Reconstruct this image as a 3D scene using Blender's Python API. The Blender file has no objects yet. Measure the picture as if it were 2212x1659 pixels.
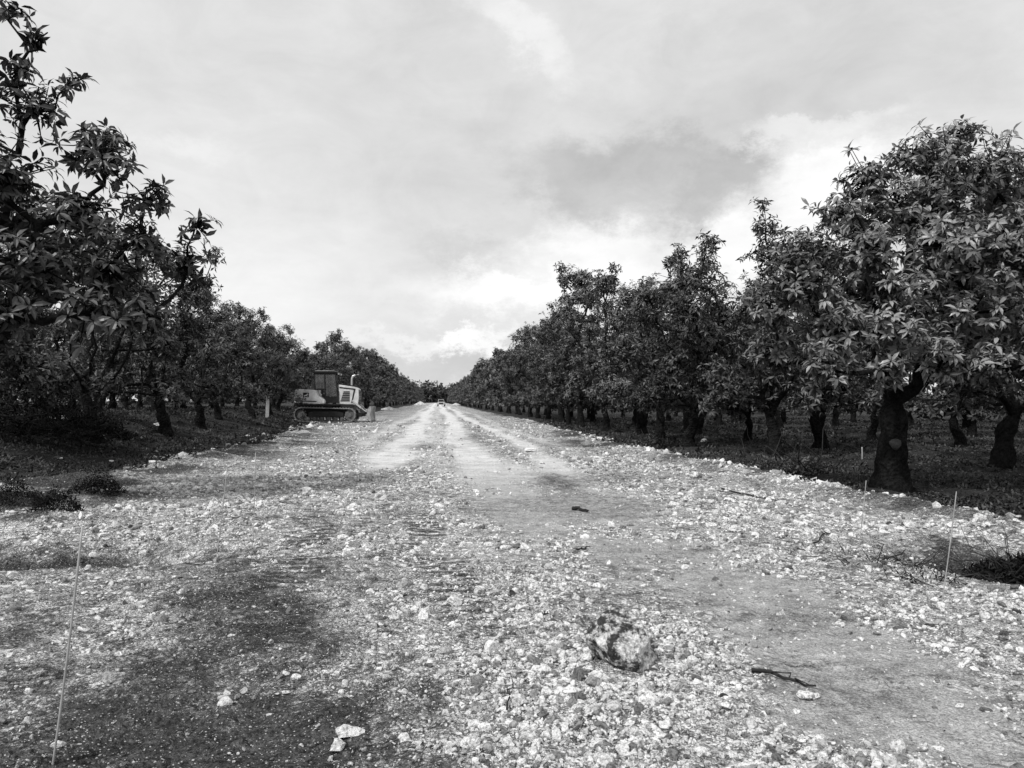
import bpy, bmesh, math, random
import numpy as np
from mathutils import Vector, Matrix
random.seed(7)
RNG = np.random.default_rng(11)
SC = bpy.context.scene
COL = SC.collection
R = math.radians

# ------------------------------------------------------------------ camera
CAM_H = 1.55
PITCH, YAW = R(1.32), R(-5.8)
F = 740.0
cd = bpy.data.cameras.new('camera'); cam = bpy.data.objects.new('camera', cd); COL.objects.link(cam)
cd.sensor_width = 36; cd.lens = 36*F/1024; cd.clip_end = 8000; cd.clip_start = 0.05
cam.location = (0, 0, CAM_H); cam.rotation_euler = (R(90)+PITCH, 0, YAW)
SC.camera = cam
CM = cam.rotation_euler.to_matrix()
K = 1024/2212.0
def ray(px, py):
    v = Vector(((px*K-512)/F, -(py*K-384)/F, -1.0))
    return CM @ v
def at(px, py, z=0.0):
    d = ray(px, py)
    t = (z-CAM_H)/d.z
    return (d.x*t, d.y*t)

# ------------------------------------------------------------------ noise
def _h(ix, iy, s):
    n = (ix*374761393 + iy*668265263 + s*982451653) & 0xffffffff
    n = ((n ^ (n >> 13))*1274126177) & 0xffffffff
    return ((n ^ (n >> 16)) & 0xffff)/65535.0
def vnoise(x, y, s=0):
    x = np.asarray(x, float); y = np.asarray(y, float)
    ix = np.floor(x).astype(np.int64); iy = np.floor(y).astype(np.int64)
    fx = x-ix; fy = y-iy
    fx = fx*fx*(3-2*fx); fy = fy*fy*(3-2*fy)
    a = _h(ix, iy, s); b = _h(ix+1, iy, s); c = _h(ix, iy+1, s); d = _h(ix+1, iy+1, s)
    return (a*(1-fx)+b*fx)*(1-fy)+(c*(1-fx)+d*fx)*fy
def fbm(x, y, s=0, o=4):
    v = 0; a = .5; t = 0
    for i in range(o):
        v = v + a*vnoise(x*2**i, y*2**i, s+i*17); t += a; a *= .5
    return v/t
def sst(t):
    t = np.clip(t, 0, 1); return t*t*(3-2*t)

# ------------------------------------------------------------------ terrain
def eR(y):
    y = np.asarray(y, float)
    b = np.interp(y, [-12, 8.35, 15.5, 26, 60, 200, 600], [8.3, 7.1, 6.6, 6.3, 7.0, 7.4, 7.4])
    return b + 1.5*(fbm(y/2.2, y*0+3.3, 5, 5)-.5)
def eL(y):
    y = np.asarray(y, float)
    b = np.interp(y, [-12, 11, 14, 19, 31, 45, 56, 80, 200, 600], [-6.7, -6.9, -7.6, -6.8, -6.2, -7.6, -9.6, -8.6, -8.8, -8.6])
    return b + 2.4*(fbm(y/2.0, y*0+9.3, 8, 5)-.5)
PATCH = []   # x,y,rx,ry,dark,dz
def patch(px, py, rx, ry, a, dz=0):
    x, y = at(px, py); PATCH.append((x, y, rx, ry, a, dz))
patch(470, 1600, .8, .8, 1.25, -.05)
patch(250, 1630, .6, .5, 1.0, -.04)
patch(620, 1400, .5, .7, .75)
patch(430, 1450, .5, .5, .7)
patch(700, 1280, .8, .9, .55)
patch(560, 1300, .6, .7, .5)
patch(90, 1400, .5, .7, .55)
patch(140, 1195, 1.5, .5, 1.15, -.26)
patch(300, 1180, .6, .4, .8, -.14)
patch(30, 1100, .7, .55, 1.25, .12)
patch(120, 1135, .5, .32, 1.25, .14)
patch(215, 1088, .75, .5, 1.2, .12)
patch(560, 1130, 1.6, .5, .4)
patch(330, 1420, .3, .3, .45)
patch(2190, 1215, .75, .8, 1.5, -.22)
patch(1930, 1215, .9, .45, .6)
patch(1880, 1290, .7, .25, .45)
patch(1260, 1040, 1.5, 1.0, .6)
patch(1010, 950, .65, 9.0, .75)
patch(880, 960, .8, 5.0, .55)
patch(1150, 975, 1.6, 2.0, .5)
patch(1650, 1335, .45, .3, .5)
patch(1800, 1450, .35, .18, .65)
patch(1920, 1525, .45, .15, .6)
patch(1700, 1495, .3, .10, .6)
patch(1350, 1300, .7, .2, .5)
patch(1290, 1330, .3, .2, .55)
patch(1500, 1190, 1.1, .3, .45)
patch(750, 1060, 1.9, .6, .45)
patch(880, 1000, 1.5, 1.2, .5)
patch(700, 960, 1.4, 2.2, .65)
patch(1000, 1240, 1.2, .5, .35)
patch(420, 1020, 1.4, 1.6, .6)
patch(300, 1010, 1.6, 1.2, .7)
patch(560, 985, 1.2, 2.0, .65)
patch(1480, 990, .7, 1.4, .55)
patch(150, 1050, 1.5, .9, .65)
SMP = []
def spatch(px, py, rx, ry, a):
    x, y = at(px, py); SMP.append((x, y, rx, ry, a))
spatch(1760, 1400, .65, 1.1, 1.0); spatch(1950, 1540, .6, .5, .9); spatch(1600, 1270, .75, 1.0, .85); spatch(1420, 1200, .9, 1.0, .75)
spatch(1250, 1100, 1.1, 1.8, .8); spatch(1120, 1030, 1.0, 3.0, .8); spatch(1050, 1180, .8, 1.0, .35); spatch(1330, 1260, .5, .6, .5)
def dark(x, y):
    wx = x + 1.0*(fbm(x/.9, y/.9, 31)-.5) + .9*(fbm(x/.22, y/.22, 35)-.5); wy = y + 1.2*(fbm(x/.9, y/.9, 41)-.5)+ .9*(fbm(x/.22, y/.22, 45)-.5)
    d = np.zeros_like(wx)
    for (px, py, rx, ry, a, dz) in PATCH:
        q = ((wx-px)/rx)**2+((wy-py)/ry)**2
        d = np.maximum(d, a*np.exp(-q*.75))
    n = fbm(x/2.2, y/3.5, 77, 5)
    d = d + .45*sst((n-.56)/.14)
    e = np.minimum(eR(y)-x, x-eL(y))
    d = d + .85*(1-sst(e/2.1))*sst((fbm(x/.8, y/1.1, 99, 4)-.45)/.12)
    return np.clip(d, 0, 1)
def smooth_m(x, y):
    """packed wheel tracks"""
    m = np.zeros_like(x)
    for (cx, w, k, y0) in ((1.15, .62, .9, 7), (-1.15, .7, .85, 16), (2.7, .5, .7, 10), (.1, .8, .4, 14), (-.45, .3, .5, 26), (-2.4, .5, .45, 24), (3.9, .4, .4, 20)):
        c = cx + .24*np.sin(y/13.0+cx*2) + .4*(vnoise(y/6, y*0+cx, 3)-.5)
        wv = w*(.6+.9*vnoise(y/3.5, y*0+cx*3, 9))
        m = np.maximum(m, k*np.exp(-((x-c)/wv)**2)*sst((y-y0)/5+.4))
    wx = x + .6*(fbm(x/.7, y/.7, 131)-.5); wy = y+1.0*(fbm(x/.9, y/.9, 141)-.5)
    for (px, py, rx, ry, a) in SMP:
        m = np.maximum(m, a*np.exp(-(((wx-px)/rx)**2+((wy-py)/ry)**2)*.8))
    return np.clip(m*(.35+1.3*fbm(x/.35, y/1.4, 51, 5)), 0, 1)
TR0 = at(780, 1300)
def tread(x, y):
    m = np.zeros_like(x)
    for dx in (-.55, .75):
        c = TR0[0]+dx+(y-TR0[1])*-.10
        m = np.maximum(m, (1-sst((np.abs(x-c)-.18)/.12))*sst((y-4.4)/.5)*(1-sst((y-9.5)/2)))
    return m*sst((fbm(x/.5, y/.7, 404)-.36)/.15)
def terrain(x, y):
    x = np.asarray(x, float); y = np.asarray(y, float)
    far = 1-sst((np.abs(y)-50)/50)
    h = .10*(fbm(x/3.5, y/3.5, 1)-.5)*far
    h = h + .95*sst((-x-8.4)/4.5)
    h = h - .12*sst((x-6.7)/1.3)
    r = eR(y); l = eL(y)
    h = h + .18*np.exp(-((x-r+.5)/.45)**2)*(.1+1.1*fbm(x, y, 61))*(.4+.6*far)
    h = h + .18*np.exp(-((x-l-.55)/.55)**2)*(.0+1.1*fbm(x, y, 62))*(.4+.6*far)
    for (px, py, rx, ry, a, dz) in PATCH:
        if dz: h = h + dz*np.exp(-(((x-px)/rx)**2+((y-py)/ry)**2)*.8)
    off = np.maximum(sst((x-r)/2), sst((l-x)/2))
    h = h + off*far*.26*(fbm(x/1.0, y/1.0, 91)-.5)
    return h
def tz(x, y): return float(terrain(np.array([x]), np.array([y]))[0])
def road_h(x, y):
    r = eR(y); l = eL(y)
    e = np.minimum(r-x, x-l)
    near = 1-sst((y-15)/25)
    d = dark(x, y); s = smooth_m(x, y)
    b = (.06*(fbm(x/.35, y/.35, 71, 3)-.5) + .03*(fbm(x/.09, y/.09, 72, 2)-.5)*(1+d))*near*(1-.6*s)
    b = b - .03*s*near
    return terrain(x, y) + .05 + b - .2*(1-sst(e/.35))

# ------------------------------------------------------------------ mesh helpers
def np_mesh(name, V, Fs, attrs=None, smooth=False):
    V = np.ascontiguousarray(V, dtype=np.float32); Fs = np.ascontiguousarray(Fs, dtype=np.int32)
    m = bpy.data.meshes.new(name)
    n, k = Fs.shape
    m.vertices.add(len(V)); m.vertices.foreach_set('co', V.ravel())
    m.loops.add(n*k); m.loops.foreach_set('vertex_index', Fs.ravel())
    m.polygons.add(n); m.polygons.foreach_set('loop_start', np.arange(0, n*k, k, dtype=np.int32))
    m.polygons.foreach_set('loop_total', np.full(n, k, dtype=np.int32))
    m.polygons.foreach_set('use_smooth', np.full(n, smooth, dtype=bool))
    for a, v in (attrs or {}).items():
        at_ = m.attributes.new(a, 'FLOAT', 'POINT'); at_.data.foreach_set('value', np.ascontiguousarray(v, dtype=np.float32))
    m.update(); m.validate()
    return m
def link(name, mesh, mat=None, parent=None):
    o = bpy.data.objects.new(name, mesh); COL.objects.link(o)
    if mat and not mesh.materials: mesh.materials.append(mat)
    if parent: o.parent = parent
    return o
def tag(o, label=None, cat=None, group=None, kind=None):
    if label: o['label'] = label
    if cat: o['category'] = cat
    if group: o['group'] = group
    if kind: o['kind'] = kind
    return o
def empty(name, loc, rz=0):
    o = bpy.data.objects.new(name, None); COL.objects.link(o); o.location = loc; o.rotation_euler = (0, 0, rz)
    o.empty_display_size = .2
    return o

# ------------------------------------------------------------------ materials (all grey: black and white photograph)
class NT:
    def __init__(s, name):
        s.m = bpy.data.materials.new(name); s.m.use_nodes = True; s.t = s.m.node_tree
        s.b = s.t.nodes['Principled BSDF']
        s.co = s.n('ShaderNodeTexCoord').outputs['Object']
    def n(s, ty, **kw):
        x = s.t.nodes.new(ty)
        for k, v in kw.items(): setattr(x, k, v)
        return x
    def l(s, a, b): s.t.links.new(a, b)
    def noise(s, sc, det=4, ro=.6, co=None):
        x = s.n('ShaderNodeTexNoise'); x.inputs['Scale'].default_value = sc; x.inputs['Detail'].default_value = det
        x.inputs['Roughness'].default_value = ro; s.l(co or s.co, x.inputs['Vector']); return x.outputs['Fac']
    def vor(s, sc, feat='F1', co=None, rnd=1):
        x = s.n('ShaderNodeTexVoronoi', feature=feat); x.inputs['Scale'].default_value = sc
        x.inputs['Randomness'].default_value = rnd; s.l(co or s.co, x.inputs['Vector']); return x
    def mr(s, v, a, b, c, d, smooth=False):
        x = s.n('ShaderNodeMapRange'); 
        if smooth: x.interpolation_type = 'SMOOTHSTEP'
        s.l(v, x.inputs[0])
        for i, q in enumerate((a, b, c, d)): x.inputs[i+1].default_value = q
        return x.outputs[0]
    def ma(s, op, a, b=None):
        x = s.n('ShaderNodeMath', operation=op)
        for i, q in enumerate((a, b)):
            if q is None: continue
            if isinstance(q, (int, float)): x.inputs[i].default_value = q
            else: s.l(q, x.inputs[i])
        return x.outputs[0]
    def mix(s, f, a, b):
        d = s.ma('SUBTRACT', b, a); return s.ma('ADD', a, s.ma('MULTIPLY', d, f))
    def attr(s, name): return s.n('ShaderNodeAttribute', attribute_name=name).outputs['Fac']
    def bump(s, h, dist, st=1.0):
        x = s.n('ShaderNodeBump'); x.inputs['Distance'].default_value = dist; x.inputs['Strength'].default_value = st
        s.l(h, x.inputs['Height']); s.l(x.outputs[0], s.b.inputs['Normal'])
    def col(s, v):
        c = s.n('ShaderNodeCombineColor'); 
        for i in range(3): s.l(v, c.inputs[i])
        s.l(c.outputs[0], s.b.inputs['Base Color'])
    def rough(s, r, sp=.3):
        s.b.inputs['Roughness'].default_value = r; s.b.inputs['Specular IOR Level'].default_value = sp
def paint(name, v, r=.5, var=.25, metal=0, sc=6, sp=.4):
    t = NT(name); n = t.noise(sc, 6, .7)
    t.col(t.mr(n, .3, .7, v*(1-var), v*(1+var))); t.rough(r, sp); t.b.inputs['Metallic'].default_value = metal
    return t.m
# gravel surface
t = NT('limestone_gravel')
v1 = t.vor(40); v2 = t.vor(105); v3 = t.vor(13)
def sepr(c):
    x = t.n('ShaderNodeSeparateColor'); t.l(c, x.inputs[0]); return x.outputs[0]
e1 = t.vor(40, 'DISTANCE_TO_EDGE').outputs['Distance']; e3 = t.vor(13, 'DISTANCE_TO_EDGE').outputs['Distance']
c1 = t.mr(sepr(v1.outputs['Color']), 0, 1, .34, .90); c2 = t.mr(sepr(v2.outputs['Color']), 0, 1, .18, .88); c3 = t.mr(sepr(v3.outputs['Color']), 0, 1, .62, .90)
crack = t.mr(e1, .0, .13, .05, 1.0)
stones = t.ma('MULTIPLY', c1, crack)
fine = t.ma('MULTIPLY', c2, t.mr(v2.outputs['Distance'], .2, .8, 1.15, .25))
pick = t.mr(t.noise(9, 4, .7), .44, .54, 0, 1)
base = t.mix(pick, fine, stones)
big = t.ma('MULTIPLY', t.mr(sepr(v3.outputs['Color']), .78, .82, 0, 1), t.mr(e3, .06, .12, 0, 1))
base = t.mix(big, base, c3)
base = t.ma('MULTIPLY', base, t.mr(t.noise(1.1, 6, .75), .3, .7, .68, 1.34))
base = t.ma('MULTIPLY', base, t.mr(t.noise(6, 8, .9), .42, .54, .20, 1.22))
base = t.ma('MULTIPLY', base, t.mr(t.noise(.35, 3, .6), .3, .7, .86, 1.14))
trd = t.attr('tread')
sx = t.n('ShaderNodeSeparateXYZ'); t.l(t.co, sx.inputs[0])
wob = t.ma('ADD', sx.outputs[1], t.ma('MULTIPLY', t.noise(6, 3), .06))
rid = t.mr(t.ma('SINE', t.ma('MULTIPLY', wob, 33.0)), -.3, .5, 0, 1)
base = t.ma('MULTIPLY', base, t.mr(t.ma('MULTIPLY', trd, rid), 0, 1, 1, .28))
sm = t.attr('smooth')
packed = t.ma('MULTIPLY', t.mr(t.noise(75, 5, .88), .38, .62, .12, .58), t.mr(t.noise(3, 7, .8), .36, .64, .62, 1.35))
pale = t.ma('MULTIPLY', t.mr(t.noise(30, 6, .88), .34, .56, .48, .90), t.mr(t.noise(1.4, 6, .78), .36, .62, .68, 1.08))
packed = t.mix(t.attr('pale'), packed, pale)
base = t.mix(t.mr(sm, .15, .65, 0, .88), base, packed)
soil = t.ma('MULTIPLY', t.mr(t.noise(40, 6, .88), .40, .67, .004, .13), t.mr(t.noise(5, 4), .3, .7, .6, 1.4))
fleck = t.ma('MULTIPLY', t.mr(sepr(v2.outputs['Color']), .91, .93, 0, 1), t.mr(v2.outputs['Distance'], .3, .5, .6, 0))
soil = t.mix(fleck, soil, c2)
dk = t.ma('ADD', t.attr('dark'), t.mr(t.noise(14, 8, .92), .36, .64, -.46, .46))
base = t.mix(t.mr(dk, .34, .84, 0, .98), base, soil)
base = t.ma('MINIMUM', base, .90)
t.col(base); t.rough(.9, .15)
h1 = t.mr(v1.outputs['Distance'], 0, .7, 1, 0); h2 = t.mr(v2.outputs['Distance'], 0, .7, .35, 0)
hh = t.ma('ADD', t.mix(pick, h2, h1), t.ma('MULTIPLY', big, t.mr(e3, 0, .3, 0, 2.5)))
hh = t.ma('MULTIPLY', hh, t.mr(sm, .1, .8, 1, .35))
hh = t.ma('ADD', hh, t.ma('MULTIPLY', t.noise(120, 3), .6))
hh = t.ma('ADD', hh, t.ma('MULTIPLY', t.ma('MULTIPLY', trd, rid), -1.6))
t.bump(hh, .022, 1.0)
M_ROAD = t.m
# loose stones
t = NT('loose_limestone')
v = t.attr('val'); n = t.noise(60, 5, .8)
c = t.ma('MULTIPLY', v, t.mr(n, .39, .55, .38, 1.18)); c = t.ma('MULTIPLY', c, t.mr(t.noise(14, 3), .3, .7, .85, 1.15)); c = t.ma('MINIMUM', c, .9); t.col(c); t.rough(.9, .15)
t.bump(t.noise(110, 4, .8), .012, .9); M_STONE = t.m
t = NT('boulder_stone')
n = t.noise(6.5, 8, .78); p = t.vor(38); a = t.mr(n, .45, .53, .05, .72)
a = t.ma('MULTIPLY', a, t.mr(p.outputs['Distance'], .1, .5, .7, 1.05)); a = t.ma('MULTIPLY', a, t.mr(t.noise(60, 4, .8), .35, .6, .5, 1.15)); t.col(a); t.rough(.92, .15)
t.bump(t.ma('ADD', t.noise(24, 6, .7), t.ma('MULTIPLY', p.outputs['Distance'], .4)), .03, .9); M_BOULDER = t.m
# soil ground
t = NT('orchard_soil')
g = t.ma('MULTIPLY', t.mr(t.noise(22, 7, .85), .37, .66, .003, .09), t.mr(t.noise(.6, 6, .75), .3, .7, .35, 1.7))
fl = t.vor(17); fs = t.n('ShaderNodeSeparateColor'); t.l(fl.outputs['Color'], fs.inputs[0])
fk = t.ma('MULTIPLY', t.mr(fs.outputs[0], .93, .94, 0, 1), t.mr(fl.outputs['Distance'], .2, .35, .38, 0))
g = t.ma('ADD', g, fk); t.col(g); t.rough(.95, .1); t.bump(t.noise(14, 8, .8), .10, 1); M_SOIL = t.m
# leaves
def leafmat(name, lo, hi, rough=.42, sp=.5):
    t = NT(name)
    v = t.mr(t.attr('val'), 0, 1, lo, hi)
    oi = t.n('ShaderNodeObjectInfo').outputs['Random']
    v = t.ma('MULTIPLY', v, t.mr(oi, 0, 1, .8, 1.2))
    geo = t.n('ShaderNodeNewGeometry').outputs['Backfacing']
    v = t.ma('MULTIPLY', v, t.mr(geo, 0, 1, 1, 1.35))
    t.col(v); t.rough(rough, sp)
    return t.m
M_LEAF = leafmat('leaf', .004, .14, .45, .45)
M_LEAF_PALE = leafmat('leaf_painted_lit', .008, .26, .42, .5)  # paler copy of leaf: light on the foliage put into its colour
M_WEED = leafmat('weed', .004, .11, .7, .15)
M_DRY = leafmat('dry_brush', .002, .022, .85, .1)
t = NT('bark'); n = t.noise(7, 8, .75); t.col(t.mr(n, .35, .68, .004, .03)); t.rough(.95, .08)
t.bump(t.ma('ADD', t.noise(18, 8, .8), t.vor(14).outputs['Distance']), .07, 1.0); M_BARK = t.m
M_CUT = paint('cut_wood', .06, .8, .5, sc=30)
M_STICK = paint('dead_wood', .018, .85, .5, sc=30)
M_POST = paint('pale_post_wood', .5, .8, .35, sc=14)
M_STAKE = paint('pale_stake', .34, .6, .35, sc=9)
M_YEL = paint('machine_paint', .62, .45, .3, sc=2.2)
M_DARKP = paint('dark_machine_paint', .014, .5, .4, sc=5)
M_STEEL = paint('worn_steel', .26, .5, .6, .2, sc=8)
M_MUD = paint('muddy_steel', .12, .8, .6, 0, sc=9)
M_CHROME = paint('chrome_pipe', .7, .3, .15, .5)
t = NT('cab_glass'); t.col(t.mr(t.noise(2, 2), .3, .7, .12, .25)); t.rough(.06, .9); t.b.inputs['Alpha'].default_value = .32; M_GLASS = t.m  # grey of the reflected sky is put into the glass colour
M_BLADE = paint('scraped_blade', .36, .55, .5, .1, sc=5)
M_WHITE = paint('white_paint', .5, .5, .2)
M_LAMP = paint('lamp_lens', .6, .3, .1)
M_RUBBER = paint('rubber', .02, .8, .3)

# ------------------------------------------------------------------ ground and road
def grid(xs, ys, fn):
    X, Y = np.meshgrid(xs, ys); Z = fn(X, Y)
    V = np.stack([X.ravel(), Y.ravel(), Z.ravel()], 1)
    return V, quads(len(xs), len(ys))
def quads(nx, ny):
    i = np.arange(nx-1)[None, :]+np.arange(ny-1)[:, None]*nx
    i = i.ravel(); return np.stack([i, i+1, i+nx+1, i+nx], 1)
def geo_axis(a, b, step, far, k=1.09):
    v = list(np.arange(a, b, step)); s = step
    while v[-1] < far: s *= k; v.append(v[-1]+s)
    return v
xs = geo_axis(0, 30, .22, 3500); xs = np.array([-q for q in xs[:0:-1]]+xs)
ys = geo_axis(0, 50, .25, 4500, 1.06); yb = geo_axis(0, 14, .5, 600, 1.2); ys = np.array([-q for q in yb[:0:-1]]+ys)
def ground_h(x, y):
    ins = sst(np.minimum(eR(y)-x, x-eL(y))/.5)*(y < 640)
    return terrain(x, y) - .14*ins
V, Q = grid(xs, ys, ground_h)
tag(link('ground', np_mesh('ground', V, Q, smooth=True), M_SOIL), kind='structure')
ry = geo_axis(-8, 20, .07, 620, 1.012); ry = np.array(ry)
NX = 230; tt = np.linspace(0, 1, NX)
L_, R_ = eL(ry), eR(ry)
X = L_[:, None]+(R_-L_)[:, None]*tt[None, :]; Y = np.repeat(ry[:, None], NX, 1)
Xf, Yf = X.ravel(), Y.ravel()
V = np.stack([Xf, Yf, road_h(Xf, Yf)], 1)
sm0 = smooth_m(Xf, Yf)
tag(link('gravel_road', np_mesh('gravel_road', V, quads(NX, len(ry)), {'dark': dark(Xf, Yf)*(1-.6*sm0*sst((Yf-12)/8)), 'smooth': sm0, 'pale': sst((Yf-9)/12), 'tread': tread(Xf, Yf)}, True), M_ROAD), kind='structure')

# ------------------------------------------------------------------ stones
def ico(sub, seed, ncut=8, rough=.12):
    bm = bmesh.new(); bmesh.ops.create_icosphere(bm, subdivisions=sub, radius=1)
    rg = random.Random(seed)
    pl = [(Vector((rg.gauss(0, 1), rg.gauss(0, 1), rg.gauss(0, 1))).normalized(), rg.uniform(.3, .72)) for _ in range(ncut)]
    for v in bm.verts:
        c = v.co.copy()*(1+rg.uniform(-rough, rough))
        for n_, d_ in pl:
            q = c.dot(n_)
            if q > d_: c -= n_*(q-d_)
        v.co = c*1.28
    bmesh.ops.triangulate(bm, faces=bm.faces)
    V = np.array([v.co[:] for v in bm.verts]); Fc = np.array([[v.index for v in f.verts] for f in bm.faces]); bm.free()
    return V, Fc
P20 = [ico(1, i, 5, .35) for i in range(24)]
P80 = [ico(2, 100+i, 11, .13) for i in range(30)]
def scatter_stones(name, x, y, z, r, val, protos):
    n = len(x); Vs, Fs, As = [], [], []; off = 0
    pid = RNG.integers(0, len(protos), n)
    for k, (pv, pf) in enumerate(protos):
        s = np.where(pid == k)[0]
        if not len(s): continue
        m = len(s)
        a = RNG.uniform(0, 2*np.pi, m); sc = np.stack([r[s]*RNG.uniform(.8, 1.6, m), r[s]*RNG.uniform(.6, 1.1, m), r[s]*RNG.uniform(.5, 1.0, m)], 1)
        P = pv[None]*sc[:, None, :]
        tl = RNG.uniform(-1.1, 1.1, m)
        y1 = P[:, :, 1]*np.cos(tl)[:, None]-P[:, :, 2]*np.sin(tl)[:, None]; z1 = P[:, :, 1]*np.sin(tl)[:, None]+P[:, :, 2]*np.cos(tl)[:, None]
        x2 = P[:, :, 0]*np.cos(a)[:, None]-y1*np.sin(a)[:, None]; y2 = P[:, :, 0]*np.sin(a)[:, None]+y1*np.cos(a)[:, None]
        P = np.stack([x2+x[s][:, None], y2+y[s][:, None], z1+z[s][:, None]], 2)
        Vs.append(P.reshape(-1, 3)); nv = len(pv)
        Fs.append((pf[None]+(np.arange(m)*nv)[:, None, None]).reshape(-1, 3)+off); off += m*nv
        As.append(np.repeat(val[s], nv))
    return np_mesh(name, np.concatenate(Vs), np.concatenate(Fs), {'val': np.concatenate(As)})
N = 280000
d = 2.3*np.exp((RNG.random(N)**1.15)*math.log(60/2.3)); az = RNG.uniform(R(-43), R(43), N)-YAW
x = d*np.sin(az); y = d*np.cos(az)
dk = dark(x, y); sm_ = smooth_m(x, y); tr_ = tread(x, y)
clus = fbm(x/.6, y/.6, 303, 3)
keep = (RNG.random(N) < (1-.80*sst(dk*1.3))*(1-.86*sst(sm_*1.3))*(1-.7*tr_)*(.28+1.1*sst((clus-.38)/.25))*(1-.25*sst((d-15)/25)))
vw = RNG.random(N)
keep &= (x > eL(y)-.25+np.log(vw+1e-4)*.7) & (x < eR(y)+.25-np.log(vw+1e-4)*.35)
bX, bY = at(1350, 1452)
keep &= ~(((x-bX)**2+(y-bY)**2) < .20**2)
x, y, d, dk, sm_ = x[keep], y[keep], d[keep], dk[keep], sm_[keep]
edge = np.minimum(eR(y)-x, x-eL(y))
r = .0059*(d/3)**.44*np.exp(RNG.normal(0, .66, len(x)))
r *= (1+1.0*np.exp(-(edge/.7)**2))*(1-.55*dk)*(1-.4*sm_); r = np.clip(r, .0026, .036+.0026*d)
val = np.clip(RNG.beta(3.8, 1.5, len(x))*1.03, .15, .9)*(1-.3*dk); u_ = RNG.random(len(x)); val = np.where(u_ < .2, val*.33, val)
z = np.where(edge > 0, np.maximum(road_h(x, y), terrain(x, y)-.02), terrain(x, y))+r*.15
bigm = (r > .0105) & (d < 7)
o1 = link('gravel_stones', scatter_stones('gravel_stones', x[~bigm], y[~bigm], z[~bigm], r[~bigm], val[~bigm], P20), M_STONE)
tag(o1, 'small pale limestone gravel lying loose over the whole road', 'gravel', kind='stuff')
o2 = link('limestone_rubble', scatter_stones('limestone_rubble', x[bigm], y[bigm], z[bigm], r[bigm], val[bigm], P80), M_STONE)
tag(o2, 'coarser pale limestone rubble strewn across the near road', 'rubble', kind='stuff')
print('stones', len(x), bigm.sum())

def rock(name, label, px, py, w, hgt, dp, val, seed, mat=None, rz=0, group=None, sub=4, cat='stone', rough=.2, zo=0):
    X0, Y0 = at(px, py)
    bm = bmesh.new(); bmesh.ops.create_icosphere(bm, subdivisions=sub, radius=1)
    rg = random.Random(seed)
    pl = [(Vector((rg.gauss(0, 1), rg.gauss(0, 1), rg.gauss(0, 1))).normalized(), rg.uniform(.5, .85)) for _ in range(10)]
    from mathutils import noise as mn
    for v in bm.verts:
        c = v.co.copy()
        for n_, d_ in pl:
            q = c.dot(n_)
            if q > d_: c -= n_*(q-d_)*.95
        c *= 1+rough*mn.fractal(c*1.7+Vector((seed, 0, 0)), 1, 2, 4) + rough*.15*mn.fractal(c*7+Vector((seed, 0, 0)), 1, 2, 3)
        v.co = Vector((c.x*w/2, c.y*dp/2, c.z*hgt/2))
    for f in bm.faces: f.smooth = False
    m = bpy.data.meshes.new(name); bm.to_mesh(m); bm.free()
    a = m.attributes.new('val', 'FLOAT', 'POINT'); a.data.foreach_set('value', np.full(len(m.vertices), val, dtype=np.float32))
    o = link(name, m, mat or M_STONE)
    o.location = (X0, Y0, float(road_h(np.array([X0]), np.array([Y0]))[0])+hgt*.3+zo); o.rotation_euler = (rg.uniform(-.1, .1), rg.uniform(-.1, .1), rz)
    tag(o, label, cat, group); return o
b = rock('boulder', 'large mottled black and white boulder sitting alone on the gravel', 1350, 1450, .50, .34, .32, .6, 5, M_BOULDER, R(-28), sub=5, cat='boulder', rough=.20, zo=.02)
b.rotation_euler = (R(5), R(24), R(-28))
rock('flat_stone', 'flat pale stone near the bottom edge left of centre, the widest there', 750, 1592, .17, .06, .12, .8, 12, rz=.4)
rock('flat_stone', 'rounded pale stone just below the wide flat stone at the bottom', 728, 1628, .08, .06, .07, .8, 13)
rock('flat_stone', 'mid grey block of stone directly below left of the boulder', 1285, 1500, .10, .08, .08, .34, 14, rz=.3)
rock('flat_stone', 'pale round stone in the lower middle left of the boulder', 1125, 1550, .085, .075, .07, .68, 15)
rock('flat_stone', 'pale stone at the bottom edge in the middle', 1018, 1640, .09, .06, .06, .84, 16)
rock('flat_stone', 'white lump of stone in the middle distance right of the wheel tracks', 1147, 980, .5, .16, .3, .88, 17, rz=.2)
rock('flat_stone', 'grey pitted stone in the left foreground beside the leaning stake', 240, 1490, .14, .08, .1, .45, 18)
rock('flat_stone', 'pale stone lying on the dark soil patch at bottom left', 640, 1478, .06, .045, .05, .88, 19)
rock('flat_stone', 'pale stone in the gravel at the lower right below the dead stick', 1745, 1525, .10, .06, .07, .8, 20)
rock('flat_stone', 'white stone standing on the right gravel edge below the nearest trunk', 1970, 1090, .14, .14, .12, .88, 21)
def slab(px, py, label, w, h_, s):
    o = rock('limestone_slab', label, px, py, w, h_, w*.6, .88, s, rz=.4)
    o.location.z = tz(o.location.x, o.location.y)+h_*.45
slab(150, 968, 'broken white limestone slab at foot of the brush pile, far left', 1.2, .3, 31)
slab(215, 975, 'small white limestone slab right of the larger slab by the brush pile', .5, .2, 32)
slab(350, 950, 'white stone on dark soil between brush pile and bulldozer', .7, .22, 33)
slab(655, 945, 'white rock heap piece on the road edge just below the bulldozer track', .7, .28, 34)
slab(1520, 947, 'small white stone in the dark soil below the right trees', .35, .16, 36)

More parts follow.
